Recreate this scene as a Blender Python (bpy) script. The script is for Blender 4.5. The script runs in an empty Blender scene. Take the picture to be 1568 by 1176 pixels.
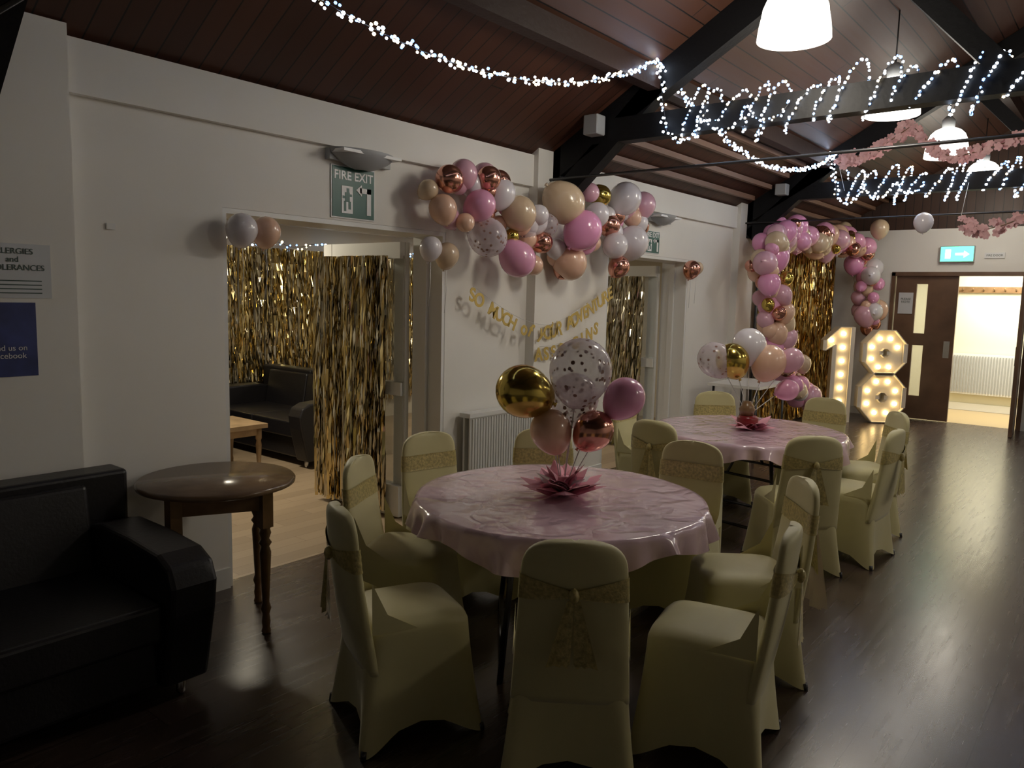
import bpy, bmesh, math, random
from mathutils import Vector, Matrix, Euler
random.seed(7)
scene=bpy.context.scene
scene.view_settings.view_transform='Standard'
V=Vector
# ---------------------------------------------------------------- materials
def mat(name,col,rough=.5,metal=0,emit=None,es=0,alpha=1,coat=0,bump=None,var=None,trans=0,sheen=0,spec=None,nosamp=False):
    m=bpy.data.materials.new(name); m.use_nodes=True
    if nosamp: m.cycles.emission_sampling='NONE'
    nt=m.node_tree; b=nt.nodes['Principled BSDF']
    b.inputs['Base Color'].default_value=(*col,1); b.inputs['Roughness'].default_value=rough
    b.inputs['Metallic'].default_value=metal; b.inputs['Alpha'].default_value=alpha
    b.inputs['Coat Weight'].default_value=coat; b.inputs['Transmission Weight'].default_value=trans
    b.inputs['Sheen Weight'].default_value=sheen
    if spec is not None: b.inputs['Specular IOR Level'].default_value=spec
    if emit: b.inputs['Emission Color'].default_value=(*emit,1); b.inputs['Emission Strength'].default_value=es
    tc=None
    if bump or var:
        tc=nt.nodes.new('ShaderNodeTexCoord')
    if var:
        n=nt.nodes.new('ShaderNodeTexNoise'); n.inputs['Scale'].default_value=var[0]; n.inputs['Detail'].default_value=4
        nt.links.new(tc.outputs['Object'],n.inputs['Vector'])
        r=nt.nodes.new('ShaderNodeValToRGB'); k=var[1]
        r.color_ramp.elements[0].position=.3; r.color_ramp.elements[1].position=.7
        r.color_ramp.elements[0].color=(*[c*(1-k) for c in col],1); r.color_ramp.elements[1].color=(*[min(1,c*(1+k)) for c in col],1)
        nt.links.new(n.outputs[0],r.inputs[0]); nt.links.new(r.outputs[0],b.inputs['Base Color'])
    if bump:
        n=nt.nodes.new('ShaderNodeTexNoise'); n.inputs['Scale'].default_value=bump[0]; n.inputs['Detail'].default_value=3
        nt.links.new(tc.outputs['Object'],n.inputs['Vector'])
        bp=nt.nodes.new('ShaderNodeBump'); bp.inputs['Strength'].default_value=bump[1]; bp.inputs['Distance'].default_value=bump[2] if len(bump)>2 else .01
        nt.links.new(n.outputs[0],bp.inputs['Height']); nt.links.new(bp.outputs[0],b.inputs['Normal'])
    return m
def planks(name,c1,c2,across,along,width,length,rough=.4,groove=.04,gcol=(.005,.004,.003),grain=.15,spec=.5,bstr=.5):
    m=bpy.data.materials.new(name); m.use_nodes=True; nt=m.node_tree; N=nt.nodes; L=nt.links; b=N['Principled BSDF']
    tc=N.new('ShaderNodeTexCoord'); sp=N.new('ShaderNodeSeparateXYZ'); L.new(tc.outputs['Object'],sp.inputs[0])
    def M(op,a,bb=None):
        n=N.new('ShaderNodeMath'); n.operation=op
        for i,s in enumerate((a,bb)):
            if s is None: continue
            if isinstance(s,(int,float)): n.inputs[i].default_value=s
            else: L.new(s,n.inputs[i])
        return n.outputs[0]
    A=M('DIVIDE',sp.outputs[across],width); iA=M('FLOOR',A); fA=M('FRACT',A)
    off=M('MULTIPLY',iA,.37); B=M('ADD',M('DIVIDE',sp.outputs[along],length),off); iB=M('FLOOR',B); fB=M('FRACT',B)
    cv=N.new('ShaderNodeCombineXYZ'); L.new(iA,cv.inputs[0]); L.new(iB,cv.inputs[1])
    wn=N.new('ShaderNodeTexWhiteNoise'); L.new(cv.outputs[0],wn.inputs['Vector'])
    gr=N.new('ShaderNodeTexNoise'); gr.inputs['Scale'].default_value=1; gr.inputs['Detail'].default_value=5
    gv=N.new('ShaderNodeCombineXYZ'); L.new(M('MULTIPLY',sp.outputs[across],40),gv.inputs[0]); L.new(M('MULTIPLY',sp.outputs[along],2.5),gv.inputs[1]); L.new(M('MULTIPLY',wn.outputs['Value'],9),gv.inputs[2])
    L.new(gv.outputs[0],gr.inputs['Vector'])
    f=M('ADD',M('MULTIPLY',wn.outputs['Value'],.55),M('MULTIPLY',gr.outputs[0],.5))
    mx=N.new('ShaderNodeMix'); mx.data_type='RGBA'; L.new(f,mx.inputs[0]); mx.inputs[6].default_value=(*c1,1); mx.inputs[7].default_value=(*c2,1)
    g=M('MAXIMUM',M('LESS_THAN',fA,groove),M('LESS_THAN',fB,groove*width/length))
    m2=N.new('ShaderNodeMix'); m2.data_type='RGBA'; L.new(g,m2.inputs[0]); L.new(mx.outputs[2],m2.inputs[6]); m2.inputs[7].default_value=(*gcol,1)
    L.new(m2.outputs[2],b.inputs['Base Color']); 
    L.new(M('ADD',rough,M('MULTIPLY',gr.outputs[0],.12)),b.inputs['Roughness']); b.inputs['Specular IOR Level'].default_value=spec
    bp=N.new('ShaderNodeBump'); bp.inputs['Strength'].default_value=bstr; bp.inputs['Distance'].default_value=.004
    L.new(M('SUBTRACT',M('MULTIPLY',gr.outputs[0],grain),g),bp.inputs['Height']); L.new(bp.outputs[0],b.inputs['Normal'])
    return m
M_wall=mat('painted_plaster',(.80,.78,.73),.75,bump=(120,.08,.003),var=(1.2,.03))
M_floor=planks('dark_laminate',(.045,.029,.022),(.082,.054,.043),0,1,.19,1.2,.20,.02,spec=1.0,bstr=.15,grain=.03)
M_oak=planks('oak_laminate',(.26,.19,.12),(.40,.30,.20),0,1,.13,.9,.4,.015,(.12,.07,.04))
M_roofA=planks('roof_boards_slope',(.040,.014,.008),(.085,.030,.015),1,0,.115,9,.42,.07)
M_roofB=planks('roof_boards_long',(.045,.017,.010),(.085,.033,.016),0,1,.115,9,.42,.07)
M_gable=planks('gable_boards',(.035,.018,.012),(.07,.034,.02),0,2,.115,9,.45,.07)
M_black=mat('black_timber',(.005,.005,.006),.6,bump=(30,.2),spec=.25)
M_purlin=mat('dark_purlin',(.030,.014,.010),.5,bump=(30,.2),spec=.3)
M_batten=mat('pine_batten',(.20,.11,.07),.5)
M_white=mat('white_gloss',(.76,.76,.74),.35)
M_cover=mat('cream_spandex',(.62,.57,.30),.52,sheen=.35,bump=(8,.15,.01),var=(3,.05))
M_sash=mat('gold_organza',(.50,.42,.17),.3,coat=.4,bump=(140,.5,.004),var=(70,.35))
M_leather=mat('black_leather',(.010,.009,.011),.38,bump=(60,.25,.004))
M_wood=mat('varnished_oak',(.20,.115,.055),.28,var=(9,.25))
M_pine=mat('pale_table_wood',(.34,.23,.13),.35,var=(9,.2))
M_woodtop=mat('varnished_top',(.20,.13,.08),.18,var=(7,.25))
M_metal=mat('dark_steel',(.08,.08,.085),.35,metal=.8)
M_chrome=mat('chrome',(.6,.6,.6),.2,metal=1)
M_gold=mat('gold_tinsel',(.85,.70,.36),.14,metal=1)
M_goldd=mat('antique_tinsel',(.66,.61,.48),.13,metal=1)
M_goldr=mat('deep_gold_tinsel',(.62,.40,.12),.18,metal=1)
M_letter=mat('gold_glitter_card',(.66,.48,.14),.35,metal=.5)
def cloth_mat():
    m=mat('pink_plastic_cloth',(.75,.56,.66),.18,coat=.6); nt=m.node_tree; N=nt.nodes; L=nt.links; b=N['Principled BSDF']; b.inputs['Coat Roughness'].default_value=.08
    tc=N.new('ShaderNodeTexCoord'); wa=N.new('ShaderNodeTexVoronoi'); wa.feature='DISTANCE_TO_EDGE'; wa.inputs['Scale'].default_value=2.6
    ns=N.new('ShaderNodeTexNoise'); ns.inputs['Scale'].default_value=2.4; ns.inputs['Detail'].default_value=3
    L.new(tc.outputs['Object'],ns.inputs['Vector']); 
    ad=N.new('ShaderNodeVectorMath'); ad.operation='ADD'; L.new(tc.outputs['Object'],ad.inputs[0]); L.new(ns.outputs['Color'],ad.inputs[1]); L.new(ad.outputs[0],wa.inputs['Vector'])
    mn=N.new('ShaderNodeMath'); mn.operation='MINIMUM'; mn.inputs[1].default_value=.14; L.new(wa.outputs['Distance'],mn.inputs[0])
    n2=N.new('ShaderNodeTexNoise'); n2.inputs['Scale'].default_value=5; n2.inputs['Detail'].default_value=2; L.new(tc.outputs['Object'],n2.inputs['Vector'])
    ma=N.new('ShaderNodeMath'); ma.operation='MULTIPLY_ADD'; ma.inputs[1].default_value=.6; L.new(n2.outputs[0],ma.inputs[0]); L.new(mn.outputs[0],ma.inputs[2])
    bp=N.new('ShaderNodeBump'); bp.inputs['Strength'].default_value=.5; bp.inputs['Distance'].default_value=.05; L.new(ma.outputs[0],bp.inputs['Height']); L.new(bp.outputs[0],b.inputs['Normal']); L.new(bp.outputs[0],b.inputs['Coat Normal'])
    return m
M_cloth=cloth_mat()
B_pink=mat('balloon_pink',(.78,.36,.55),.22,coat=.4)
B_mauve=mat('balloon_mauve',(.70,.40,.50),.22,coat=.4)
B_hot=mat('balloon_orchid',(.80,.34,.58),.2,coat=.4)
B_peach=mat('balloon_peach',(.78,.50,.36),.25,coat=.4)
B_white=mat('balloon_white',(.72,.68,.72),.22,coat=.4)
B_rose=mat('balloon_rosegold',(.66,.32,.24),.16,metal=.9)
B_gold=mat('balloon_gold',(.56,.42,.10),.16,metal=.9)
B_champ=mat('balloon_champagne',(.66,.50,.34),.22,coat=.4)
def clear_mat():
    m=bpy.data.materials.new('balloon_confetti_clear'); m.use_nodes=True; nt=m.node_tree; N=nt.nodes; L=nt.links; b=N['Principled BSDF']
    b.inputs['Roughness'].default_value=.12
    tc=N.new('ShaderNodeTexCoord'); vo=N.new('ShaderNodeTexVoronoi'); vo.inputs['Scale'].default_value=30; L.new(tc.outputs['Object'],vo.inputs['Vector'])
    lt=N.new('ShaderNodeMath'); lt.operation='LESS_THAN'; lt.inputs[1].default_value=.30; L.new(vo.outputs['Distance'],lt.inputs[0])
    sc=N.new('ShaderNodeSeparateColor'); L.new(vo.outputs['Color'],sc.inputs[0])
    g2=N.new('ShaderNodeMath'); g2.operation='GREATER_THAN'; g2.inputs[1].default_value=.5; L.new(sc.outputs[0],g2.inputs[0])
    mu=N.new('ShaderNodeMath'); mu.operation='MULTIPLY'; L.new(lt.outputs[0],mu.inputs[0]); L.new(g2.outputs[0],mu.inputs[1])
    lw=N.new('ShaderNodeLayerWeight'); lw.inputs[0].default_value=.35
    ad=N.new('ShaderNodeMath'); ad.operation='MULTIPLY_ADD'; ad.inputs[1].default_value=.45; ad.inputs[2].default_value=.38; L.new(lw.outputs['Facing'],ad.inputs[0])
    mxa=N.new('ShaderNodeMath'); mxa.operation='MAXIMUM'; L.new(ad.outputs[0],mxa.inputs[0]); L.new(mu.outputs[0],mxa.inputs[1]); L.new(mxa.outputs[0],b.inputs['Alpha'])
    mx=N.new('ShaderNodeMix'); mx.data_type='RGBA'; L.new(mu.outputs[0],mx.inputs[0]); mx.inputs[6].default_value=(.74,.66,.72,1); mx.inputs[7].default_value=(.25,.15,.13,1)
    L.new(mx.outputs[2],b.inputs['Base Color']); return m
B_clear=clear_mat()
M_bulb=mat('fairy_bulb_cool',(.7,.8,1),.4,emit=(.66,.80,1),es=10,nosamp=True)
M_bulbhalo=mat('fairy_halo_blue',(.3,.5,1),.4,emit=(.20,.40,1),es=4,nosamp=True)  # blue beads mixed in among the bulbs to imitate the halo round white ones
M_bulbw=mat('fairy_bulb_warm',(1,.9,.7),.4,emit=(1,.80,.50),es=6,nosamp=True)
M_marq=mat('marquee_bulb',(1,.9,.7),.4,emit=(1,.70,.30),es=12)
M_marqw=mat('marquee_white',(.80,.74,.62),.5)
M_lamp=mat('pendant_opal',(.9,.9,.86),.4,emit=(1,.97,.88),es=4.5,nosamp=True)
M_lampglass=mat('pendant_rim',(.8,.8,.78),.15,emit=(1,.95,.85),es=.9,alpha=.6,nosamp=True)
M_green=mat('sign_green',(.012,.10,.075),.4)
M_signw=mat('sign_white',(.75,.75,.75),.4)
M_exit=mat('exit_lit',(.1,.6,.4),.4,emit=(.16,1,.62),es=1.9)
M_exitw=mat('exit_lit_white',(.8,1,.9),.4,emit=(.7,1,.9),es=3)
M_door=mat('sapele_door',(.15,.085,.05),.32,var=(3,.25))
M_paper=mat('paper',(.62,.64,.66),.6)
M_blue=mat('poster_blue',(.03,.045,.17),.4,var=(6,.4))
M_txt=mat('print_dark',(.06,.10,.09),.6)
M_glass=mat('door_glass',(.75,.8,.78),.08,alpha=.25)
M_tulle=mat('pink_tulle',(.84,.42,.52),.6)
M_red=mat('red_pot',(.22,.015,.02),.3)
M_blos=mat('blossom',(.78,.48,.49),.6)
M_stick=mat('balloon_stick',(.7,.7,.7),.3)
M_grey=mat('grey_plastic',(.35,.36,.37),.45)
M_cream=mat('corridor_paint',(.74,.71,.56),.7)
M_confloor=mat('corridor_floor',(.50,.38,.22),.35)
# ---------------------------------------------------------------- builder
class MB:
    def __init__(s): s.bm=bmesh.new(); s.mats=[]
    def mi(s,m):
        if m not in s.mats: s.mats.append(m)
        return s.mats.index(m)
    def faces(s,vs,fs,m,smooth=True):
        bv=[s.bm.verts.new(v) for v in vs]; k=s.mi(m)
        for f in fs:
            try:
                fc=s.bm.faces.new([bv[i] for i in f]); fc.material_index=k; fc.smooth=smooth
            except ValueError: pass
    def box(s,lo,hi,m,X=None):
        x0,y0,z0=lo; x1,y1,z1=hi
        vs=[V(q) for q in [(x0,y0,z0),(x1,y0,z0),(x1,y1,z0),(x0,y1,z0),(x0,y0,z1),(x1,y0,z1),(x1,y1,z1),(x0,y1,z1)]]
        if X: vs=[X@v for v in vs]
        s.faces(vs,[(0,3,2,1),(4,5,6,7),(0,1,5,4),(1,2,6,5),(2,3,7,6),(3,0,4,7)],m,False)
    def beam(s,a,b,w,h,m):
        a=V(a);b=V(b); d=(b-a); L=d.length; d.normalize()
        up=V((0,0,1)) if abs(d.z)<.95 else V((0,1,0)); sd=d.cross(up).normalized(); up=sd.cross(d)
        X=Matrix((( d.x,sd.x,up.x,a.x),(d.y,sd.y,up.y,a.y),(d.z,sd.z,up.z,a.z),(0,0,0,1)))
        s.box((0,-w/2,-h/2),(L,w/2,h/2),m,X)
    def loft(s,rings,m,cap0=False,cap1=False,closed=True,smooth=True):
        n=len(rings[0]); vs=[v for r in rings for v in r]; fs=[]
        for i in range(len(rings)-1):
            for j in range(n if closed else n-1):
                k=(j+1)%n; fs.append((i*n+j,i*n+k,(i+1)*n+k,(i+1)*n+j))
        if cap0: fs.append(tuple(range(n-1,-1,-1)))
        if cap1: fs.append(tuple((len(rings)-1)*n+j for j in range(n)))
        s.faces(vs,fs,m,smooth)
    def lathe(s,c,prof,m,n=24,ax=None,cap0=True,cap1=True):
        R=ax if ax else Matrix.Identity(3); c=V(c)
        rings=[[c+R@V((r*math.cos(6.28318*j/n),r*math.sin(6.28318*j/n),z)) for j in range(n)] for r,z in prof]
        s.loft(rings,m,cap0,cap1)
    def cyl(s,a,b,r,m,n=12,r2=None):
        a=V(a);b=V(b); d=b-a; R=d.to_track_quat('Z','Y').to_matrix()
        s.lathe(a,[(r,0),(r2 if r2 else r,d.length)],m,n,R)
    def tube(s,pts,r,m,n=6):
        pts=[V(q) for q in pts]; rings=[]
        for i,q in enumerate(pts):
            d=(pts[min(i+1,len(pts)-1)]-pts[max(i-1,0)])
            R=d.to_track_quat('Z','Y').to_matrix()
            rings.append([q+R@V((r*math.cos(6.28318*j/n),r*math.sin(6.28318*j/n),0)) for j in range(n)])
        s.loft(rings,m,True,True)
    def ico(s,c,r,m):
        t=(1+5**.5)/2; q=[(-1,t,0),(1,t,0),(-1,-t,0),(1,-t,0),(0,-1,t),(0,1,t),(0,-1,-t),(0,1,-t),(t,0,-1),(t,0,1),(-t,0,-1),(-t,0,1)]
        F=[(0,11,5),(0,5,1),(0,1,7),(0,7,10),(0,10,11),(1,5,9),(5,11,4),(11,10,2),(10,7,6),(7,1,8),(3,9,4),(3,4,2),(3,2,6),(3,6,8),(3,8,9),(4,9,5),(2,4,11),(6,2,10),(8,6,7),(9,8,1)]
        c=V(c); s.faces([c+V(v).normalized()*r for v in q],F,m)
    def balloon(s,c,r,m,tail=None,n=22):
        c=V(c)
        if tail is None: tail=V((random.uniform(-.6,.2),random.uniform(-.7,.7),random.uniform(-.9,.2)))
        R=(-V(tail)).to_track_quat('Z','Y').to_matrix()
        prof=[]
        for i in range(15):
            a=math.pi*i/14; z=math.cos(a); q=math.sin(a)
            if z<0: z*=1+.22*z*z
            prof.append((max(q*r*.97,.001*r),z*r))
        prof=prof[:-1]+[(.07*r,-1.20*r),(.05*r,-1.24*r),(.10*r,-1.31*r)]
        s.lathe(c,prof,m,n,R)
    def obj(s,name,loc=(0,0,0),rot=None,parent=None,bevel=0,recalc=True):
        if recalc: bmesh.ops.recalc_face_normals(s.bm,faces=s.bm.faces)
        me=bpy.data.meshes.new(name); s.bm.to_mesh(me); s.bm.free()
        for m in s.mats: me.materials.append(m)
        o=bpy.data.objects.new(name,me); bpy.context.collection.objects.link(o); o.location=loc
        if rot: o.rotation_euler=rot
        if parent: o.parent=parent
        if bevel:
            b=o.modifiers.new('bevel','BEVEL'); b.width=bevel; b.segments=3; b.limit_method='ANGLE'; b.angle_limit=math.radians(40)
        return o
def instance(src,loc,ang):
    o=bpy.data.objects.new(src.name,src.data); bpy.context.collection.objects.link(o); o.location=loc; o.rotation_euler=(0,0,ang)
    return o
def text(mb,body,size,m,X,ext=.003,align='CENTER',space=1.0,off=0):
    cu=bpy.data.curves.new('t','FONT'); cu.body=body; cu.size=size; cu.extrude=ext; cu.align_x=align; cu.align_y='CENTER'; cu.space_line=space; cu.offset=off
    ob=bpy.data.objects.new('t',cu); bpy.context.collection.objects.link(ob)
    dg=bpy.context.evaluated_depsgraph_get(); me=bpy.data.meshes.new_from_object(ob.evaluated_get(dg))
    mb.faces([X@v.co for v in me.vertices],[tuple(p.vertices) for p in me.polygons],m,False)
    bpy.data.objects.remove(ob); bpy.data.meshes.remove(me)
def XW(x,y,z,rz=0,roll=0):   # faces +x (on left wall)
    return Matrix.Translation((x,y,z))@Euler((math.pi/2,0,math.pi/2)).to_matrix().to_4x4()@Matrix.Rotation(roll,4,'Z')
def XF(x,y,z):      # faces -y
    return Matrix.Translation((x,y,z))@Euler((math.pi/2,0,0)).to_matrix().to_4x4()
# ---------------------------------------------------------------- room shell
FW=12.9; WH=2.86; W=8.0; BK=-3.2; DH=2.17; T=.577
D1=(2.32,4.08); D2=(6.27,7.94)
mb=MB()
for a,b in ((BK,D1[0]),(D1[1],D2[0]),(D2[1],FW)): mb.box((-.3,a,0),(0,b,WH),M_wall)
for a,b in (D1,D2): mb.box((-.3,a,DH),(0,b,WH),M_wall)
mb.box((0,BK,2.61),(.045,FW,WH),M_wall)
for y0,y1 in ((1.08,1.52),(5.04,5.53),(9.08,9.55)): mb.box((0,y0,0),(.09,y1,2.97 if y0>2 else 2.9),M_wall)
mb.obj('wall_left')
mb=MB(); mb.box((W,BK,0),(W+.2,FW,WH),M_wall); mb.obj('wall_right')
mb=MB()
mb.box((0,FW,0),(.97,FW+.2,WH),M_wall); mb.box((.97,FW,2.2),(2.72,FW+.2,WH),M_wall); mb.box((2.72,FW,0),(W,FW+.2,WH),M_wall)
mb.obj('wall_far')
ridge=WH+T*W/2
for nm,y in (('wall_far_gable',FW),('wall_near_gable',BK-.2)):
    mb=MB(); mb.faces([V((0,y,WH)),V((W,y,WH)),V((W/2,y,ridge)),V((0,y+.2,WH)),V((W,y+.2,WH)),V((W/2,y+.2,ridge))],[(0,1,2),(3,5,4),(0,3,4,1),(1,4,5,2),(2,5,3,0)],M_gable,False); mb.obj(nm)
mb=MB(); mb.box((0,BK-.2,0),(W,BK,WH),M_wall); mb.obj('wall_near')
mb=MB(); mb.box((-.09,BK,-.1),(W,FW+.1,0),M_floor); mb.obj('floor')
mb=MB()
def slab(x0,x1,m,flip=False):
    for xa,xb in ((x0,x1),):
        z0=WH+T*xa; z1=WH+T*xb
        q=[(xa,BK-.2,z0),(xb,BK-.2,z1),(xb,FW+.2,z1),(xa,FW+.2,z0)]
        if flip: q=[(W-x,y,z) for x,y,z in q]
        vs=[V(v) for v in q]+[V(v)+V((0,0,.12)) for v in q]
        mb.faces(vs,[(0,1,2,3),(4,7,6,5),(0,4,5,1),(1,5,6,2),(2,6,7,3),(3,7,4,0)],m,False)
slab(-.3,1.0,M_roofA); slab(1.0,4,M_roofB); slab(-.3,1.0,M_roofA,True); slab(1.0,4,M_roofB,True)
mb.obj('ceiling')
mb=MB()
for x in (1.0,2.5,5.5,7.0):
    z=WH+T*(x if x<4 else W-x); mb.beam((x,BK,z-.09),(x,FW,z-.09),.1,.15,M_purlin)
mb.box((3.93,BK,ridge-.3),(4.07,FW,ridge-.03),M_black)
mb.obj('roof_purlins')
mb=MB()
for y0,y1 in ((5.5,9.1),(9.5,12.8)):
    for x in (.22,.42,.62,.80):
        z=WH+T*x-.03; mb.beam((x,y0,z),(x,y1,z),.045,.05,M_batten)
mb.obj('trim_roof_battens')
def truss(y):
    mb=MB(); w=.12
    for s in (1,-1):
        fx=lambda x: x if s>0 else W-x
        mb.beam((fx(0.02),y,WH-.1),(fx(4.0),y,ridge-.14),w,.22,M_black)
        mb.beam((fx(.12),y,2.52),(fx(1.05),y,3.34),w,.16,M_black)
        mb.beam((fx(.10),y,2.50),(fx(.10),y,2.95),w,.12,M_black)
        mb.beam((fx(2.35),y,4.05),(fx(3.3),y,3.0),w,.12,M_black)
    mb.box((.45,y-w/2,2.93),(W-.45,y+w/2,3.11),M_black)
    mb.box((3.93,y-w/2,3.1),(4.07,y+w/2,ridge-.1),M_black)
    mb.cyl((.0,y-.1,2.68),(W,y-.1,2.68),.011,M_metal,8)
    mb.obj('roof_truss')
for y in (1.14,5.30,9.33): truss(y)
mb=MB(); mb.box((.47,5.10,2.98),(.60,5.22,3.13),M_grey); mb.obj('speaker_box',bevel=.01)
mb=MB(); mb.box((.47,9.12,2.98),(.60,9.24,3.11),M_grey); mb.obj('sensor_box',bevel=.01)
mb=MB()
for a,b in ((BK,D1[0]),(D1[1],5.04),(5.53,D2[0]),(D2[1],9.08),(9.55,FW)): mb.box((0,a,0),(.018,b,.12),M_white)
for a,b in ((5.04,5.53),(9.08,9.55)): mb.box((.09,a-.01,0),(.105,b+.01,.12),M_white)
mb.obj('baseboard_left')
mb=MB(); mb.box((.02,FW-.018,0),(.93,FW,.12),M_white); mb.box((2.76,FW-.018,0),(W,FW,.12),M_white); mb.obj('baseboard_far')
def lining(name,d):
    mb=MB()
    mb.box((-.31,d[0],0),(-.003,d[0]+.025,DH-.001),M_white); mb.box((-.31,d[1]-.03,0),(-.003,d[1],DH-.001),M_white); mb.box((-.31,d[0]+.025,DH-.03),(-.003,d[1]-.03,DH-.001),M_white)
    mb.box((-.2,d[1]-.06,0),(-.14,d[1]-.03,DH-.03),M_white)
    mb.obj(name)
lining('trim_1',D1); lining('trim_2',D2)
# side room
mb=MB(); mb.box((-4.2,.2,-.1),(-.09,10,-.002),M_oak); mb.obj('floor_side_room')
M_side=mat('side_room_paint',(.50,.45,.36),.7)
mb=MB(); mb.box((-4.3,.2,0),(-4.15,10,2.5),M_side); mb.box((-4.2,.1,0),(-.3,.2,2.5),M_side); mb.box((-4.2,10,0),(-.3,10.1,2.5),M_side); mb.obj('wall_side_room')
mb=MB(); mb.box((-4.3,.1,2.5),(-.3,10.1,2.6),M_side); mb.obj('ceiling_side_room')
# corridor behind far door
mb=MB(); mb.box((.8,FW+.1,-.1),(4.4,14.9,-.003),M_confloor); mb.obj('floor_corridor')
mb=MB(); mb.box((.8,14.8,0),(4.4,14.95,2.6),M_cream); mb.box((.75,FW+.2,0),(.9,14.9,2.6),M_cream); mb.box((4.3,FW+.2,0),(4.45,14.9,2.6),M_cream)
mb.box((.9,14.77,0),(4.3,14.8,.12),M_white); mb.obj('wall_corridor')
mb=MB(); mb.box((.75,FW+.2,2.6),(4.45,14.95,2.7),M_cream); mb.obj('ceiling_corridor')
# ---------------------------------------------------------------- far doors
def leaf(name,w,X,side=1):
    mb=MB(); h=2.16; t=.045
    s0,s1=(.34*w,.52*w)
    cells=[(0,w,0,.35),(0,s0,.35,h),(s1,w,.35,h),(s0,s1,1.12,1.30),(s0,s1,2.04,h)]
    for a,b,c,d in cells: mb.box((a,-t/2,c),(b,t/2,d),M_door,X)
    for c,d in ((.35,1.12),(1.30,2.04)): mb.box((s0,-.006,c),(s1,.006,d),M_glass,X)
    mb.box((w-.13,-.03,.95),(w-.05,-.022,1.2),M_chrome,X)
    mb.obj(name)
leaf('door_1',.84,Matrix.Translation((.99,FW+.06,.01)))
leaf('door_2',.84,Matrix.Translation((2.67,FW+.0,.01))@Matrix.Rotation(math.radians(-86),4,'Z'))
mb=MB(); mb.box((.93,FW-.02,0),(.98,FW+.14,2.22),M_door); mb.box((2.70,FW-.02,0),(2.76,FW+.14,2.22),M_door); mb.box((.93,FW-.02,2.17),(2.76,FW+.14,2.23),M_door); mb.obj('trim_door_far')
mb=MB(); mb.box((1.04,FW+.025,1.6),(1.24,FW+.034,1.92),M_paper); 
text(mb,"PLEASE\nNOTE",.045,M_txt,XF(1.14,FW+.023,1.8),.001); mb.obj('door_notice')
mb=MB(); mb.box((1.57,FW-.07,2.37),(2.01,FW,2.60),M_grey); mb.box((1.58,FW-.075,2.38),(2.0,FW-.07,2.59),M_exit)
mb.box((1.64,FW-.08,2.42),(1.71,FW-.075,2.55),M_exitw); mb.box((1.77,FW-.08,2.465),(1.88,FW-.075,2.50),M_exitw)
mb.faces([V((1.95,FW-.08,2.48)),V((1.88,FW-.08,2.53)),V((1.88,FW-.08,2.43))],[(0,1,2)],M_exitw,False); mb.obj('illuminated_exit_sign')
mb=MB(); mb.box((2.13,FW-.02,2.42),(2.38,FW,2.50),M_signw); text(mb,"FIRE DOOR",.04,M_txt,XF(2.255,FW-.022,2.46),.001); mb.obj('door_sign')
mb=MB(); mb.box((1.5,14.70,.28),(2.75,14.76,.95),M_white)
for i in range(30): mb.box((1.52+i*.041,14.68,.31),(1.54+i*.041,14.70,.92),M_grey)
mb.obj('corridor_radiator')
mb=MB(); mb.box((1.2,14.75,1.96),(4,14.8,2.06),M_wood)
for i in range(18): mb.cyl((1.3+i*.15,14.76,1.99),(1.3+i*.15,14.68,2.03),.012,M_wood,8)
mb.obj('coat_peg_rail')
# ---------------------------------------------------------------- wall fittings
def fire_exit(name,y0,y1,z0,z1):
    mb=MB(); mb.box((0,y0,z0),(.008,y1,z1),M_signw); e=.008; mb.box((.008,y0+e,z0+e),(.011,y1-e,z1-e),M_green)
    w=y1-y0; h=z1-z0
    text(mb,"FIRE EXIT",w*.215,M_signw,XW(.012,(y0+y1)/2,z1-h*.19),.001,off=.0015)
    def R(a,b,c,d,m=M_signw,o=.011): mb.box((o,y0+a*w,z0+b*h),(o+.003,y0+c*w,z0+d*h),m)
    R(.22,.1,.47,.62); 
    for a,b,c,d in ((.33,.5,.39,.58),(.29,.32,.40,.5),(.24,.38,.30,.43),(.40,.42,.45,.47),(.27,.14,.32,.33),(.37,.18,.43,.33)): R(a,b,c,d,M_green,.012)
    R(.80,.1,.90,.62); R(.64,.52,.90,.62)
    mb.faces([V((.014,y0+.55*w,z0+.57*h)),V((.014,y0+.68*w,z0+.68*h)),V((.014,y0+.68*w,z0+.46*h))],[(0,1,2)],M_signw,False)
    mb.obj(name)
fire_exit('fire_exit_sign',3.05,3.40,2.185,2.51); fire_exit('fire_exit_sign',6.92,7.24,2.19,2.42)
def uplight(y0,y1,z1,h):
    mb=MB(); yc=(y0+y1)/2; L=(y1-y0)/2; rings=[]
    for i in range(9):
        s=i/8; k=max(.05,math.cos(s*1.5)**.6)
        rings.append([V((.045+ .14*k*math.sin(a), yc+L*k*math.cos(a), z1-h*s)) for a in [math.pi*j/16 for j in range(17)]])
    mb.loft(rings,M_grey,False,False,closed=False)
    mb.box((.045,yc-L*.95,z1-.03),(.17,yc+L*.95,z1-.012),M_signw); mb.box((0,yc-L,z1-.07),(.047,yc+L,z1),M_grey)
    mb.obj('wall_uplighter')
uplight(3.01,3.50,2.60,.11); uplight(6.95,7.40,2.58,.10)
mb=MB(); mb.box((.09,1.10,1.66),(.093,1.41,1.90),M_paper); text(mb,"ALLERGIES\nand\nINTOLERANCES",.036,M_txt,XW(.095,1.255,1.83),.0005,space=1.0)
for k in range(4): mb.box((.0935,1.14,1.68+.018*k),(.0938,1.37,1.685+.018*k),M_txt)
mb.obj('allergy_poster')
mb=MB(); mb.box((.09,1.10,1.31),(.093,1.34,1.64),M_blue); text(mb,"find us on\nfacebook",.035,M_signw,XW(.095,1.23,1.42),.0005); mb.obj('blue_poster')
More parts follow.
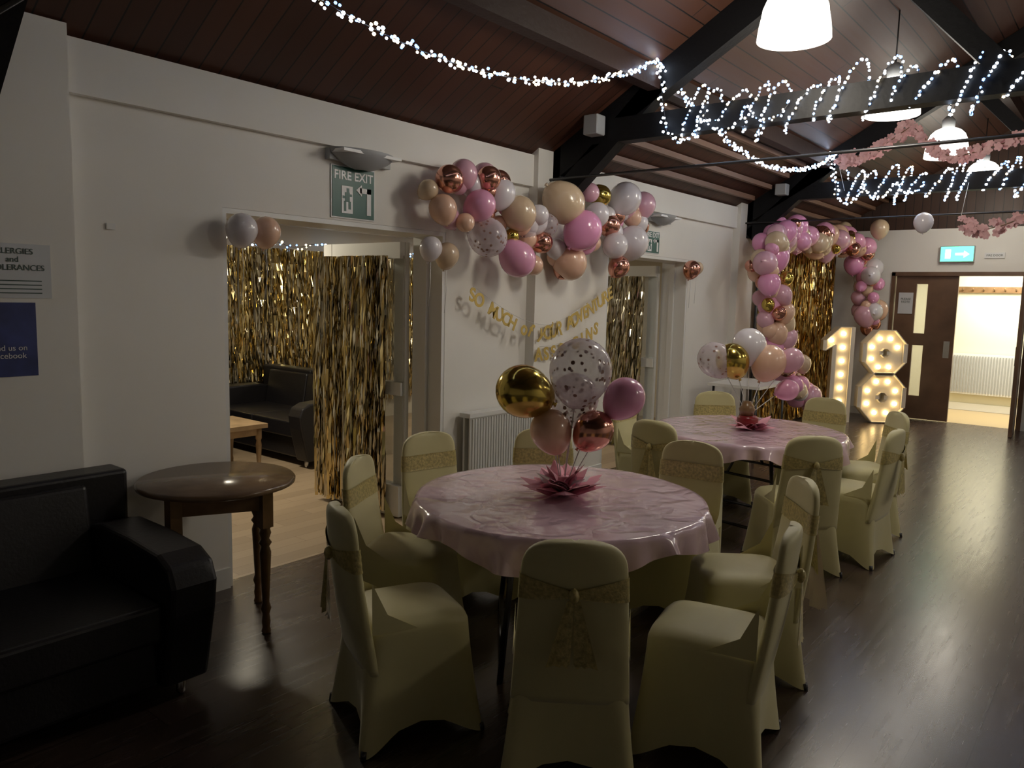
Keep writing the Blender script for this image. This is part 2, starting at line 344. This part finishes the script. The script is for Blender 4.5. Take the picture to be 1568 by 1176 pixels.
mb=MB(); mb.box((0,1.70,2.0),(.01,1.74,2.03),M_white); mb.obj('wall_hook')
mb=MB(); mb.box((.05,4.24,.18),(.07,5.0,.82),M_white); mb.box((.11,4.24,.18),(.125,5.0,.82),M_white); mb.box((.03,4.22,.80),(.14,5.02,.835),M_white)
for i in range(24): mb.box((.125,4.26+i*.031,.21),(.137,4.276+i*.031,.79),M_white)
mb.box((.02,4.4,.3),(.05,4.45,.7),M_white); mb.box((.02,4.8,.3),(.05,4.85,.7),M_white); mb.cyl((.09,4.19,0),(.09,4.19,.22),.01,M_white); mb.cyl((.09,4.19,.22),(.09,4.25,.22),.018,M_white)
mb.obj('radiator',bevel=.003)
# ---------------------------------------------------------------- tinsel curtains
def tinsel(mb,a,b,z0,z1,m,dens=70,layers=2,sway=.012,m2=None,tws=1.3,wd=(.005,.012)):
    a=V(a);b=V(b); d=(b-a); L=d.length; d.normalize(); nrm=V((d.y,-d.x,0)); n=int(L*dens)
    for l in range(layers):
        for i in range(n):
            s=(i+random.random())/n*L; w=random.uniform(*wd); ph=random.random()*6; zb=z0+random.uniform(0,.06)
            K=int((z1-zb)/.09)+2; vs=[]; t0=random.uniform(-.5,.5)+.5*math.sin(s*14)
            for k in range(K):
                z=z1+(zb-z1)*k/(K-1); off=sway*math.sin(ph+z*3)+random.uniform(-.004,.004)+.01*l+.018*math.sin(s*28); tw=t0+random.uniform(-tws,tws)
                c=a+d*(s+.01*math.sin(z*2.5+ph))+nrm*off; c.z=z; e=(d*math.cos(tw)+nrm*math.sin(tw))*w
                vs+= [c-e,c+e]
            mb.faces(vs,[(2*k,2*k+1,2*k+3,2*k+2) for k in range(K-1)],m if (m2 is None or random.random()<.6) else m2,False)
mb=MB(); tinsel(mb,(-4.08,2.6,0),(-4.08,9.6,0),.25,2.22,M_gold,55,2,m2=M_goldd,wd=(.008,.018)); mb.obj('foil_fringe_curtain',recalc=False)
def openleaf(name,y,xr,xl):
    mb=MB(); h=2.10
    a=V((xr,y,0)); b=V((xl,y-.06,0))
    def post(f,w): 
        p=a.lerp(b,f); mb.box((p.x-w/2,p.y-.02,.01),(p.x+w/2,p.y+.02,h),M_white)
    post(.06,.12); post(.95,.10)
    mb.box((xl,y-.075,h-.12),(xr,y+.015,h),M_white); mb.box((xl,y-.075,.01),(xr,y+.015,.25),M_white); mb.box((xl,y-.06,.95),(xr,y,1.05),M_white)
    mb.box((xl,y-.04,.25),(xr,y-.03,h-.1),M_glass); mb.obj(name)
openleaf('door_3',4.0,-.32,-1.22); openleaf('door_4',7.86,-.32,-1.22)
mb=MB(); tinsel(mb,(-.43,3.86,0),(-1.24,3.84,0),.03,2.0,M_goldd,110,3,.015,m2=M_gold,tws=.9,wd=(.005,.013))
mb.obj('foil_fringe_curtain',recalc=False)
mb=MB(); tinsel(mb,(-.44,7.72,0),(-1.24,7.70,0),.03,1.98,M_goldd,90,3,.015,tws=.9,wd=(.006,.014)); mb.obj('foil_fringe_curtain',recalc=False)
mb=MB(); tinsel(mb,(.10,9.75,0),(.14,12.6,0),.02,2.45,M_goldr,75,3,.015,m2=M_gold); mb.cyl((.10,9.7,2.47),(.14,12.65,2.47),.015,M_metal); mb.cyl((.10,9.68,0),(.10,9.68,2.47),.015,M_metal); mb.cyl((.14,12.66,0),(.14,12.66,2.47),.015,M_metal); mb.obj('foil_fringe_backdrop',recalc=False)
# ---------------------------------------------------------------- banquet chair
def se(hw,hd,n,N):
    o=[]
    for j in range(N):
        a=2*math.pi*j/N; c,s=math.cos(a),math.sin(a)
        o.append((hw*math.copysign(abs(c)**(2/n),c),hd*math.copysign(abs(s)**(2/n),s),a))
    return o
def chair():
    mb=MB(); N=72; rings=[]
    for i in range(13):
        t=i/12; r=[]
        for x,y,a in se(1,1,6,N):
            k=min(1,abs(math.sin(2*a))); kk=k**1.3
            h=.208+t*t*.018*kk+t*(.040*kk-.012*(1-kk))
            zb=.075*(1-k**.9)
            z=.445*(1-t)+zb*t
            r.append(V((x*h,y*h*1.03,z)))
        rings.append(r)
    top=[]
    for sc,z in ((.0,.505),(.35,.503),(.7,.495),(.9,.480),(.98,.462)):
        top.append([V((x*.208*max(sc,.01),y*.214*max(sc,.01),z)) for x,y,a in se(1,1,5,N)])
    mb.loft(top+rings,M_cover,cap0=True)
    rg=[]; S=28
    for i in range(S+1):
        s=i/S*.80/(18/28) if i<18 else .80+.20*(1-(1-(i-18)/10)**1.7)
        z=.30+.61*s; w=.212-.036*s
        if s>.80: w*= max(0,1-((s-.80)/.20)**3.2*.9995)**(1/2.9)*.999+.001
        th=.034-.008*s; 
        if s>.95: th*=.4+.6*max(0,1-((s-.95)/.05)**2)**.5
        cy=-.185-.075*s-.012*math.sin(s*3)
        rg.append([V((x*w, cy+y*th-.02*(1-abs(x)**2)*s, z)) for x,y,a in se(1,1,3,40)])
    mb.loft(rg,M_cover,True,True)
    for sx in (-1,1):
        mb.faces([V((sx*.200,-.20,.66)),V((sx*.207,-.20,.46)),V((sx*.207,-.02,.46)),V((sx*.203,-.14,.53))],[(0,1,2,3)],M_cover)
    def cyz(z): s=(z-.30)/.61; return -.185-.075*s-.012*math.sin(s*3), .212-.036*s
    # sash: band wrapped round the back, gathered to the rear knot
    ring=[]
    for dz in (.045,.030,.015,.0,-.015,-.030,-.045):
        row=[]
        for x,y,a in se(1,1,3,48):
            rear=(y<0); g=(.22+.78*abs(x)**.8) if rear else 1
            z=.742+dz*g-(.012*(1-abs(x)) if rear else 0); cy,w=cyz(z)
            puff=.0035+(.006*(1-abs(x)) if rear else 0)+(.003 if round(abs(dz)*1000) in (15,45) else 0)
            row.append(V((x*(w+.0035),cy+y*(.028+puff)-.02*(1-abs(x)**2)*.75,z)))
        ring.append(row)
    mb.loft(ring,M_sash)
    cy,w=cyz(.73); yk=cy-.062
    mb.lathe((0,yk,.729),[(.006,-.026),(.015,-.016),(.019,0),(.015,.016),(.006,.026)],M_sash,12)
    for sx in (-1,1):
        for k in range(3):
            mb.faces([V((sx*.004*k,yk-.004,.715)),V((sx*(.010+.006*k),yk-.008,.715)),V((sx*(.040+.024*k),yk-.012,.50-.01*k)),V((sx*(.018+.024*k),yk-.024+.008*k,.485)),V((sx*(.006+.02*k),yk-.008,.495))],[(0,1,2,3,4)],M_sash)
    for sx in (-1,1):
        for sy in (-1,1): mb.cyl((sx*.235,sy*.242,0),(sx*.232,sy*.239,.03),.012,M_metal,8)
    return mb.obj('banquet_chair')
chairs=[((2.41,2.31),(-.58,.81)),((1.77,2.06),(.40,.92)),((1.25,2.56),(.88,.47)),((1.02,3.12),(.97,-.2)),((1.33,3.60),(.68,-.73)),((2.06,3.82),(.15,-.99)),
((2.79,2.72),(-.975,-.22)),((2.62,3.42),(-.78,-.62)),
((2.30,5.02),(-.66,.75)),((2.52,5.50),(-1,.05)),((2.38,6.24),(-.8,-.6)),((1.5,4.87),(.1,1)),((.88,5.65),(1,.05)),((1.2,6.32),(.6,-.75)),((1.88,6.60),(-.1,-1))]
cs=[chair()]; (x,y),(fx,fy)=chairs[0]; cs[0].location=(x,y,0); cs[0].rotation_euler=(0,0,math.atan2(-fx,fy))
for (x,y),(fx,fy) in chairs[1:]: cs.append(instance(cs[0],(x,y,0),math.atan2(-fx,fy)))
mb=MB(); M_net=mat('tulle_net',(.72,.62,.55),.7,alpha=.4)
for k in range(9):
    a=-.5+k*.12; L=.42+.05*math.sin(k*5)
    mb.faces([V((0,0,0)),V((.03,0,-.02)),V((.03+L*.35*a+.03,-.03*abs(math.sin(k)),-L*.6)),V((L*.5*a+.08,-.05*abs(math.sin(k*2)),-L)),V((L*.5*a,-.04,-L*.97)),V((L*.3*a,-.02,-L*.5))],[(0,1,2,3,4,5)],M_net)
mb.obj('tulle_bow',(0,-.33,.73),parent=cs[7],recalc=False)
# ---------------------------------------------------------------- round tables
def table(cx,cy,seed):
    mb=MB(); N=240; R=.712; rings=[]
    def hem(a): return .125+.03*math.cos(4*a+.6)+.015*math.sin(9*a+seed)
    for r in (0.005,.2,.4,.55,.65,.69,.705): rings.append([V((r*math.cos(2*math.pi*j/N),r*math.sin(2*math.pi*j/N),.752+.0015*math.sin(7*j/N*6.28+r*20))) for j in range(N)])
    for i in range(1,9):
        t=i/8; rr=[]
        for j in range(N):
            a=2*math.pi*j/N; am=t*.038
            w=math.sin(16*a+1.8*math.sin(3*a+seed))*.6+math.sin(29*a+2.5*math.sin(2*a))*.5
            r=R+.004+am*w+.010*t; z=.745-hem(a)*t+.014*t*w; rr.append(V((r*math.cos(a),r*math.sin(a),z)))
        rings.append(rr)
    mb.loft(rings,M_cloth,cap0=True)
    mb.lathe((0,0,0),[(.66,.715),(.68,.72),(.68,.742),(.67,.745)],M_wood,48)
    for sx in (-1,1):
        for sy in (-1,1):
            mb.cyl((sx*.28,sy*.42,.0),(sx*.22,sy*.33,.715),.014,M_metal,10)
        mb.cyl((sx*.275,-.41,.08),(sx*.275,.41,.08),.012,M_metal,8); mb.cyl((sx*.25,-.37,.45),(sx*.25,.37,.45),.010,M_metal,8)
        mb.cyl((sx*.25,0,.45),(0,0,.70),.010,M_metal,8)
    return mb.obj('round_banquet_table',(cx,cy,0),(0,0,seed*.7))
table(1.84,3.02,1); table(1.71,5.65,2)
def petals(mb,c,n,r,m,z=0,tilt=(10,60),rs=1):
    rnd=random.Random(rs); c=V(c)
    for i in range(n):
        a=6.283*i/n+rnd.uniform(-.15,.15); t=math.radians(rnd.uniform(*tilt)); L=r*rnd.uniform(.8,1.1); w=L*.28
        u=V((math.cos(a)*math.cos(t),math.sin(a)*math.cos(t),math.sin(t))); s=V((-math.sin(a),math.cos(a),0)); up=u.cross(s)*-1
        P=[c,c+u*L*.35+s*w+up*.01,c+u*L*.7+s*w*.8,c+u*L,c+u*L*.7-s*w*.8,c+u*L*.35-s*w+up*.01,c+u*L*.5+up*(-.02)]
        mb.faces(P,[(0,1,6),(1,2,6),(2,3,6),(3,4,6),(4,5,6),(5,0,6)],m,False)
mb=MB()
T1c=V((1.84,3.04,.757))
for (x,y,z),r,m in [((1.66,2.93,1.26),.135,B_gold),((1.88,3.10,1.37),.158,B_clear),((2.05,3.24,1.24),.103,B_pink),((1.77,3.02,1.07),.106,B_peach),((1.95,3.13,1.08),.100,B_rose),((1.80,3.17,1.22),.127,B_clear)]:
    c=V((x,y,z)); tail=(T1c+V((0,0,.15))-c).normalized()
    if m is B_gold: tail=V((.7,.6,-.35))
    mb.balloon(c,r,m,tail,28); mb.cyl(T1c,c+tail*r*.9,.003,M_stick,6)
petals(mb,T1c,16,.25,M_tulle,tilt=(8,25),rs=1); petals(mb,T1c+V((0,0,.01)),12,.18,M_tulle,tilt=(30,60),rs=2); mb.lathe(T1c,[(.04,0),(.05,.04),(.03,.09)],M_tulle,12)
petals(mb,T1c+V((0,0,.02)),6,.18,M_signw,tilt=(20,50),rs=9)
mb.obj('balloon_centerpiece')
mb=MB(); T2c=V((1.70,5.66,.757))
for (x,y,z),r,m in [((1.59,5.57,1.28),.129,B_gold),((1.66,5.70,1.39),.134,B_white),((1.48,5.50,1.28),.135,B_clear),((1.80,5.76,1.27),.134,B_peach),((1.93,5.87,1.29),.095,B_mauve),((1.92,5.86,1.06),.085,B_pink)]:
    c=V((x,y,z)); tail=(T2c+V((0,0,.2))-c).normalized(); mb.balloon(c,r,m,tail,28); mb.cyl(T2c+V((0,0,.1)),c+tail*r*.9,.003,M_stick,6)
mb.lathe(T2c,[(.05,0),(.075,.02),(.08,.08),(.065,.10)],M_red,20); mb.lathe(T2c+V((-.01,0,.1)),[(.05,0),(.06,.05),(.03,.11)],M_wood,14)
petals(mb,T2c+V((.03,.02,.0)),14,.19,M_tulle,tilt=(5,35),rs=4)
mb.obj('balloon_centerpiece')
# ---------------------------------------------------------------- round wooden side table
mb=MB(); H=.77
mb.lathe((0,0,0),[(.36,H-.035),(.380,H-.028),(.383,H-.012),(.373,H)],M_woodtop,56)
legs=[(.28,.09),(-.09,.28),(-.28,-.09),(.09,-.28)]
prof=[(.020,0),(.024,.01),(.018,.03),(.022,.06),(.017,.10),(.026,.13),(.017,.16),(.020,.22),(.027,.38),(.029,.42),(.020,.45),(.032,.47),(.020,.49),(.030,.52),(.024,.54),(.030,.55)]
for lx,ly in legs:
    mb.lathe((lx,ly,0),prof,M_wood,16); mb.beam((lx,ly,.55),(lx,ly,H-.035),.058,.058,M_wood)
for i in range(4):
    a=legs[i]; b=legs[(i+1)%4]; mb.beam((a[0],a[1],H-.085),(b[0],b[1],H-.085),.022,.095,M_wood)
mb.obj('round_side_table',(.405,2.03,0))
# ---------------------------------------------------------------- sofas
def sofa(loc,L,rot,seats=2):
    mb=MB(); aw=.20
    prof=[(.15,.07),(.15,.62),(.30,.655),(.60,.655),(.84,.64),(.93,.60),(.965,.52),(.95,.40),(.87,.07)]
    for y0,y1 in ((0,aw),(L-aw,L)):
        mb.loft([[V((x,y0,z)) for x,z in prof],[V((x,y1,z)) for x,z in prof]],M_leather,True,True,smooth=False)
    mb.box((.03,aw,.08),(.84,L-aw,.30),M_leather)
    w=(L-2*aw)/seats
    for i in range(seats):
        y=aw+i*w; mb.box((.20,y+.004,.29),(.90,y+w-.004,.45),M_leather)
        X=Matrix.Translation((.10,0,.40))@Matrix.Rotation(math.radians(-9),4,'Y')
        mb.box((.0,y+.004,.0),(.18,y+w-.004,.40),M_leather,X)
    wb=L/seats
    for i in range(seats): mb.box((0,i*wb+.003,.08),(.17,(i+1)*wb-.003,.86),M_leather)
    for y in (.10,L/2,L-.10):
        for x in (.10,.82): mb.cyl((x,y,0),(x,y,.08),.02,M_chrome,12)
    mb.obj('leather_sofa',loc,(0,0,rot),bevel=.035)
sofa((.12,-.36,0),2.0,0)
sofa((-4.0,5.3,0),1.85,-math.pi/2)
sofa((-4.02,2.3,0),1.85,0)
mb=MB(); mb.box((-.3,-.4,.46),(.3,.4,.50),M_pine)
for sx in (-1,1):
    for sy in (-1,1): mb.lathe((sx*.24,sy*.34,0),[(.02,0),(.024,.1),(.018,.13),(.028,.3),(.02,.34),(.028,.36),(.028,.46)],M_pine,12)
mb.box((-.25,-.35,.39),(.25,.35,.46),M_pine); mb.obj('coffee_table',(-2.5,3.62,0))
# ---------------------------------------------------------------- balloon garlands
mb=MB()
G=[(3.85,2.50,.100,B_rose),(4.01,2.56,.100,B_mauve),(4.22,2.55,.091,B_rose),(4.41,2.47,.118,B_white),(3.81,2.30,.100,B_peach),(4.11,2.35,.113,B_pink),(3.72,2.42,.07,B_champ),(4.57,2.34,.136,B_champ),(4.81,2.35,.083,B_white),(4.25,2.14,.145,B_clear),(4.55,2.17,.06,B_gold),(3.98,2.22,.069,B_peach),(4.57,2.00,.141,B_pink),(4.93,2.15,.089,B_rose),(5.12,2.47,.172,B_champ),(5.25,2.27,.160,B_hot),(5.28,2.01,.148,B_peach),(5.52,2.60,.079,B_mauve),(5.78,2.61,.099,B_gold),(6.11,2.62,.151,B_white),(5.63,2.43,.109,B_white),(5.92,2.37,.106,B_rose),(6.47,2.60,.126,B_mauve),(6.24,2.24,.153,B_white),(6.52,2.41,.085,B_rose),(5.55,2.24,.11,B_pink),(6.02,2.01,.10,B_rose),(4.87,1.97,.084,B_peach),(6.30,2.47,.09,B_peach),(5.94,2.19,.119,B_white),(4.78,2.21,.08,B_clear),(5.0,2.30,.09,B_clear)]
for i,(y,z,r,m) in enumerate(G):
    x={15:.40,5:.30,12:.28,7:.28,14:.30,0:.25}.get(i,.23+.05*((i*7)%3-1)); mb.balloon((max(x,r+.11),y,z),r,m,V((-.2,random.uniform(-.7,.7),random.uniform(-.9,.5))))
for k in range(34):
    t=random.random(); y=3.85+2.6*t; z=2.38+.14*math.sin(t*9)+random.uniform(-.15,.13)-.13*math.sin(t*3.14); r=random.uniform(.06,.1)
    mb.balloon((r+.11,y,z),r,random.choice([B_white,B_peach,B_pink,B_mauve,B_rose,B_champ]),V((0,random.uniform(-.7,.7),-.7)),n=16)
mb.obj('balloon_garland')
for k,L in enumerate([[(2.37,2.05,.088,B_white),(2.52,2.05,.084,B_peach)],[(3.82,2.04,.082,B_white),(3.98,2.0,.09,B_champ)],[(7.80,2.06,.098,B_rose),(7.93,2.08,.07,B_champ)]]):
    mb=MB()
    for y,z,r,m in L:
        mb.balloon((.11,y,z),r,m,V((-.3,0,-1))); mb.tube([(.11,y,z-r),(.09,y+.02,z-r-.15),(.10,y-.01,z-r-.32)],.002,M_stick,5)
    mb.obj('door_balloon_pair')
mb=MB()
path=[(.50,10.25,.45),(.50,9.9,.85),(.48,9.5,1.15),(.46,9.2,1.45),(.46,9.15,1.8),(.44,9.0,2.15),(.46,9.1,2.45),(.46,9.6,2.58),(.48,10.2,2.58),(.50,10.9,2.55),(.52,11.6,2.58),(.58,12.2,2.62),(.66,12.35,2.35),(.70,12.35,2.0),(.72,12.35,1.65),(.76,12.35,1.42)]
cols=[B_white,B_peach,B_pink,B_mauve,B_rose,B_champ,B_pink,B_hot,B_rose,B_gold,B_rose,B_peach,B_mauve]
for i in range(len(path)-1):
    a=V(path[i]);b=V(path[i+1]); n=max(10,int((b-a).length/.028))
    for k in range(n):
        c=a.lerp(b,(k+random.random())/n)+V((random.uniform(-.12,.16),random.uniform(-.24,.24),random.uniform(-.12,.12)))
        m=random.choice(cols); r=random.uniform(.08,.16) if m not in (B_rose,B_gold) else random.uniform(.07,.11)
        c.x=max(c.x,r*1.05+.20); c.y=min(c.y,FW-r*1.3-.05)
        mb.balloon(c,r,m,V((random.uniform(0,.3),random.uniform(-.7,.5),random.uniform(-.9,.2))),n=16)
for (x,y,z),r,m in [((.35,12.3,2.84),.12,B_champ),((.85,12.3,2.84),.135,B_champ)]: mb.balloon((x,y,z),r,m,V((0,0,-1)))
mb.obj('balloon_arch')
mb=MB(); mb.balloon((2.09,9.1,2.60),.10,B_white,V((0,0,-1))); mb.cyl((2.09,9.12,2.68),(2.09,9.2,2.70),.003,M_stick,6); mb.obj('hanging_balloon')
# ---------------------------------------------------------------- banner letters
mb=MB()
l1="SO MUCH OF YOUR ADVENTURE"; pts=[]
for i,ch in enumerate(l1):
    t=i/(len(l1)-1); y=4.25+1.9*t; z=1.72-.30*math.sin(min(1,t/.5)*1.57)*(1 if t<.5 else 1-((t-.5)/.5)**1.3*1.15)
    pts.append((.12,y,z+.07))
    if ch!=' ': text(mb,ch.lower() if 7<i<12 else ch,.16 if i>7 else .14,M_letter,XW(.115,y,z,roll=random.uniform(-.3,.3)+(.35 if t>.6 else -.25)),.002,off=.004)
mb.tube(pts,.0018,M_stick,4); pts=[]
l2="ASSE GINS"
for i,ch in enumerate(l2):
    t=i/(len(l2)-1); y=5.08+.85*t; z=1.24+.2*t*t; pts.append((.12,y,z+.07))
    if ch!=' ': text(mb,ch,.15,M_letter,XW(.115,y,z,roll=random.uniform(-.2,.3)),.002,off=.005)
mb.tube(pts,.0018,M_stick,4)
mb.obj('gold_letter_banner')
# ---------------------------------------------------------------- marquee numbers
SC=1.07
mb=MB()
part=[(-.08,0),(.16,0),(.16,1.30),(-.02,1.30),(-.21,1.12),(-.21,.98),(-.08,1.06)]
mb.loft([[V((x*SC,.0,z*SC)) for x,z in part],[V((x*SC,.14,z*SC)) for x,z in part]],M_marqw,True,True,smooth=False)
n=len(part)
for i in range(n):
    a=part[i]; b=part[(i+1)%n]; mb.beam((a[0]*SC,-.03,a[1]*SC),(b[0]*SC,-.03,b[1]*SC),.06,.012,M_marqw)
for x,z in [(.04,.1+.185*i) for i in range(7)]+[(-.12,1.12)]: mb.ico((x*SC,-.02,z*SC),.036,M_marq)
mb.obj('marquee_number_one',(.58,11.70,0),(0,0,math.radians(39)))
mb=MB()
for cz,ro,ri in ((.38,.35,.07),(1.03,.32,.06)):
    N=8; ou=[(math.cos(math.pi/8+k*math.pi/4),math.sin(math.pi/8+k*math.pi/4)) for k in range(N)]
    sz=1.12
    A=[V((x*ro,0,cz+z*ro*sz)) for x,z in ou]; B=[V((x*ri,0,cz+z*ri*sz)) for x,z in ou]
    A2=[v+V((0,.14,0)) for v in A]; B2=[v+V((0,.14,0)) for v in B]
    mb.loft([B,A,A2,B2,B],M_marqw,smooth=False)
    for k in range(N):
        mb.beam(A[k]+V((0,-.03,0)),A[(k+1)%N]+V((0,-.03,0)),.06,.012,M_marqw)
        mb.beam(B[k]+V((0,-.03,0)),B[(k+1)%N]+V((0,-.03,0)),.06,.008,M_marqw)
    for k in range(8 if cz<.5 else 7):
        a=2*math.pi*k/8+.4; q=(ro+ri)/2*1.05; mb.ico((q*math.cos(a),-.02,cz+q*math.sin(a)*sz),.034,M_marq)
mb.box((-.14,.0,.66),(.14,.14,.80),M_marqw)
mb.obj('marquee_number_eight',(1.09,12.10,0),(0,0,math.radians(39)))
mb=MB(); mb.box((-.3,-.45,.78),(.3,.45,.81),M_white)
for sx in (-1,1):
    for sy in (-1,1): mb.cyl((sx*.25,sy*.4,0),(sx*.25,sy*.4,.78),.014,M_metal,8)
    mb.cyl((sx*.25,-.4,.2),(sx*.25,.4,.2),.01,M_metal,8)
mb.obj('folding_table',(.55,8.50,0))
# ---------------------------------------------------------------- pendants
EN={4.78:34,7.1:32,9.36:26,11.7:22}
for k,(x,y) in enumerate([(2.2,4.78),(2.2,7.1),(2.2,9.36),(2.2,11.7),(5.8,4.78),(5.8,7.1),(5.8,9.36),(5.8,11.7)]):
    mb=MB(); z=3.29
    mb.lathe((0,0,z),[(.18,.03),(.195,.06),(.197,.12),(.188,.18),(.165,.235),(.125,.275),(.07,.30),(.05,.305)],M_lamp,32,cap0=True)
    mb.lathe((0,0,z),[(.215,0),(.212,.04),(.205,.09),(.197,.13)],M_lampglass,32,cap0=False,cap1=False)
    mb.lathe((0,0,z),[(.06,.30),(.065,.38),(.03,.42)],M_grey,16)
    zr=WH+T*(x if x<4 else W-x)
    mb.cyl((0,0,z+.42),(0,0,zr),.006,M_metal,6)
    mb.obj('pendant_lamp',(x,y,0))
    l=bpy.data.lights.new('pendant_light','POINT'); l.energy=EN[y]; l.color=(1,.905,.75); l.shadow_soft_size=.17; o=bpy.data.objects.new('pendant_light',l); bpy.context.collection.objects.link(o); o.location=(x,y,z-.22)
# ---------------------------------------------------------------- fairy lights
def swag(a,b,sag,n=60):
    a=V(a);b=V(b); return [a.lerp(b,i/n)-V((0,0,sag*4*(i/n)*(1-i/n))) for i in range(n+1)]
def bulbs(mb,pts,sp,j=.02,r=.013,warm=.15):
    acc=0; mb.tube(pts,.0025,M_metal,4)
    for i in range(len(pts)-1):
        a=V(pts[i]);b=V(pts[i+1]); L=(b-a).length; acc+=L
        while acc>sp:
            acc-=sp; t=max(0,1-acc/L) if L else 0; q=random.random()
            c=a.lerp(b,t)+V((random.uniform(-j,j),random.uniform(-j,j),random.uniform(-j,j))); mb.ico(c,r*random.uniform(.7,1.15),M_bulbw if q<warm else (M_bulbhalo if q>.74 else M_bulb))
mb=MB(); bulbs(mb,swag((1.1,1.3,3.2),(1.08,5.15,3.45),.40),.016,.020,.010,.35); bulbs(mb,swag((1.08,5.15,3.45),(1.12,9.2,3.40),.42),.016,.020,.011)
mb.obj('fairy_light_swag',recalc=False)
def wrap(y,x0,x1,pitch,amp,zc,sp,r,seed):
    mb=MB(); pts=[]; n=int((x1-x0)/pitch*16)
    for i in range(n+1):
        t=i/16; x=x0+pitch*t; A=amp*(1+.28*math.sin(t*1.7+seed)); pts.append(V((x+.05*math.cos(t*6.283)+.035*math.sin(t*2.3),y+.085*math.sin(t*6.283),zc+A*math.cos(t*6.283)+.03*math.sin(t*.9))))
    bulbs(mb,pts,sp,.010,r,.1)
    bulbs(mb,swag((x0-.1,y-.11,zc+.42),(x0+.0,y-.11,zc-.1),.0,10),.02,.03,r); 
    for k in range(3): bulbs(mb,swag((x0+.3*k,y-.11,zc-.1+.06*k),(x0+.3*k+.3,y-.1,zc),.13,20),.022,.015,r)
    mb.obj('fairy_light_zigzag',recalc=False)
wrap(5.30,1.15,5.0,.16,.15,3.05,.027,.010,0); wrap(9.33,1.15,6.0,.17,.17,3.04,.032,.0135,2)
mb=MB(); bulbs(mb,[V((-4.0,2.6+i*.1,2.27+.03*math.sin(i))) for i in range(68)],.05,.03,.014,.4); mb.obj('fairy_light_string',recalc=False)
def blossom(name,paths,y):
    mb=MB()
    for pth in paths:
        mb.tube([(x,y,z) for x,z in pth],.006,M_wood,5)
        mb.cyl((pth[0][0],y,pth[0][1]),(pth[0][0],y+.28,3.0),.003,M_stick,5); mb.cyl((pth[-1][0],y,pth[-1][1]),(pth[-1][0],y+.28,3.0),.003,M_stick,5)
        for i in range(len(pth)-1):
            for k in range(20):
                t=random.random(); x=pth[i][0]*(1-t)+pth[i+1][0]*t; z=pth[i][1]*(1-t)+pth[i+1][1]*t
                c=V((x+random.uniform(-.05,.05),y+random.uniform(-.05,.05),z+random.uniform(-.06,.05)))
                ax=V((random.uniform(-.6,.6),-1,random.uniform(-.6,.6))).normalized(); R=ax.to_track_quat('Z','Y').to_matrix(); q=random.uniform(.025,.042)
                for p in range(5):
                    a=p*1.2566; u=R@V((math.cos(a),math.sin(a),.25)); s=R@V((-math.sin(a),math.cos(a),0))
                    mb.faces([c,c+u*q*.6+s*q*.5,c+u*q*1.15+s*q*.25,c+u*q*1.15-s*q*.25,c+u*q*.6-s*q*.5],[(0,1,2,3,4)],M_blos,False)
    mb.obj(name,recalc=False)
blossom('blossom_garland',[[(1.22,3.26),(1.4,3.32),(1.56,3.32),(1.75,3.46),(1.93,3.58),(2.05,3.46),(2.15,3.30),(2.35,3.22),(2.6,3.27),(2.92,3.36),(3.3,3.50)],[(2.45,2.60),(2.6,2.48),(2.8,2.52),(3.0,2.6),(3.3,2.5)]],8.98)
# ---------------------------------------------------------------- lights
def area(name,loc,size,e,col,rot=(0,0,0)):
    l=bpy.data.lights.new(name,'AREA'); l.energy=e; l.color=col; l.size=size; o=bpy.data.objects.new(name,l); bpy.context.collection.objects.link(o); o.location=loc; o.rotation_euler=rot
area('corridor_ceiling_light',(2.4,13.9,2.55),1.0,90,(1,.96,.80))
area('side_room_ceiling_light',(-2.0,3.4,2.45),.5,46,(1,.90,.70))
area('side_room_ceiling_light',(-2.2,7.4,2.45),.5,28,(1,.90,.70))
w=bpy.data.worlds.new('w'); scene.world=w; w.use_nodes=True; w.node_tree.nodes['Background'].inputs[0].default_value=(.02,.02,.025,1)
# ---------------------------------------------------------------- camera
th=math.radians(39.2); p=math.radians(6.5); r=.024
Fv=V((-math.sin(th)*math.cos(p),math.cos(th)*math.cos(p),-math.sin(p))); R0=V((math.cos(th),math.sin(th),0)); U0=R0.cross(Fv)
Rt=R0*math.cos(r)+U0*math.sin(r); Up=-R0*math.sin(r)+U0*math.cos(r)
cam=bpy.data.cameras.new('camera'); cam.sensor_width=36; cam.lens=36*1178/1568; cam.clip_start=.05
co=bpy.data.objects.new('camera',cam); bpy.context.collection.objects.link(co)
mw=Matrix(((Rt.x,Up.x,-Fv.x,3.98),(Rt.y,Up.y,-Fv.y,0),(Rt.z,Up.z,-Fv.z,1.72),(0,0,0,1))); co.matrix_world=mw
scene.camera=co
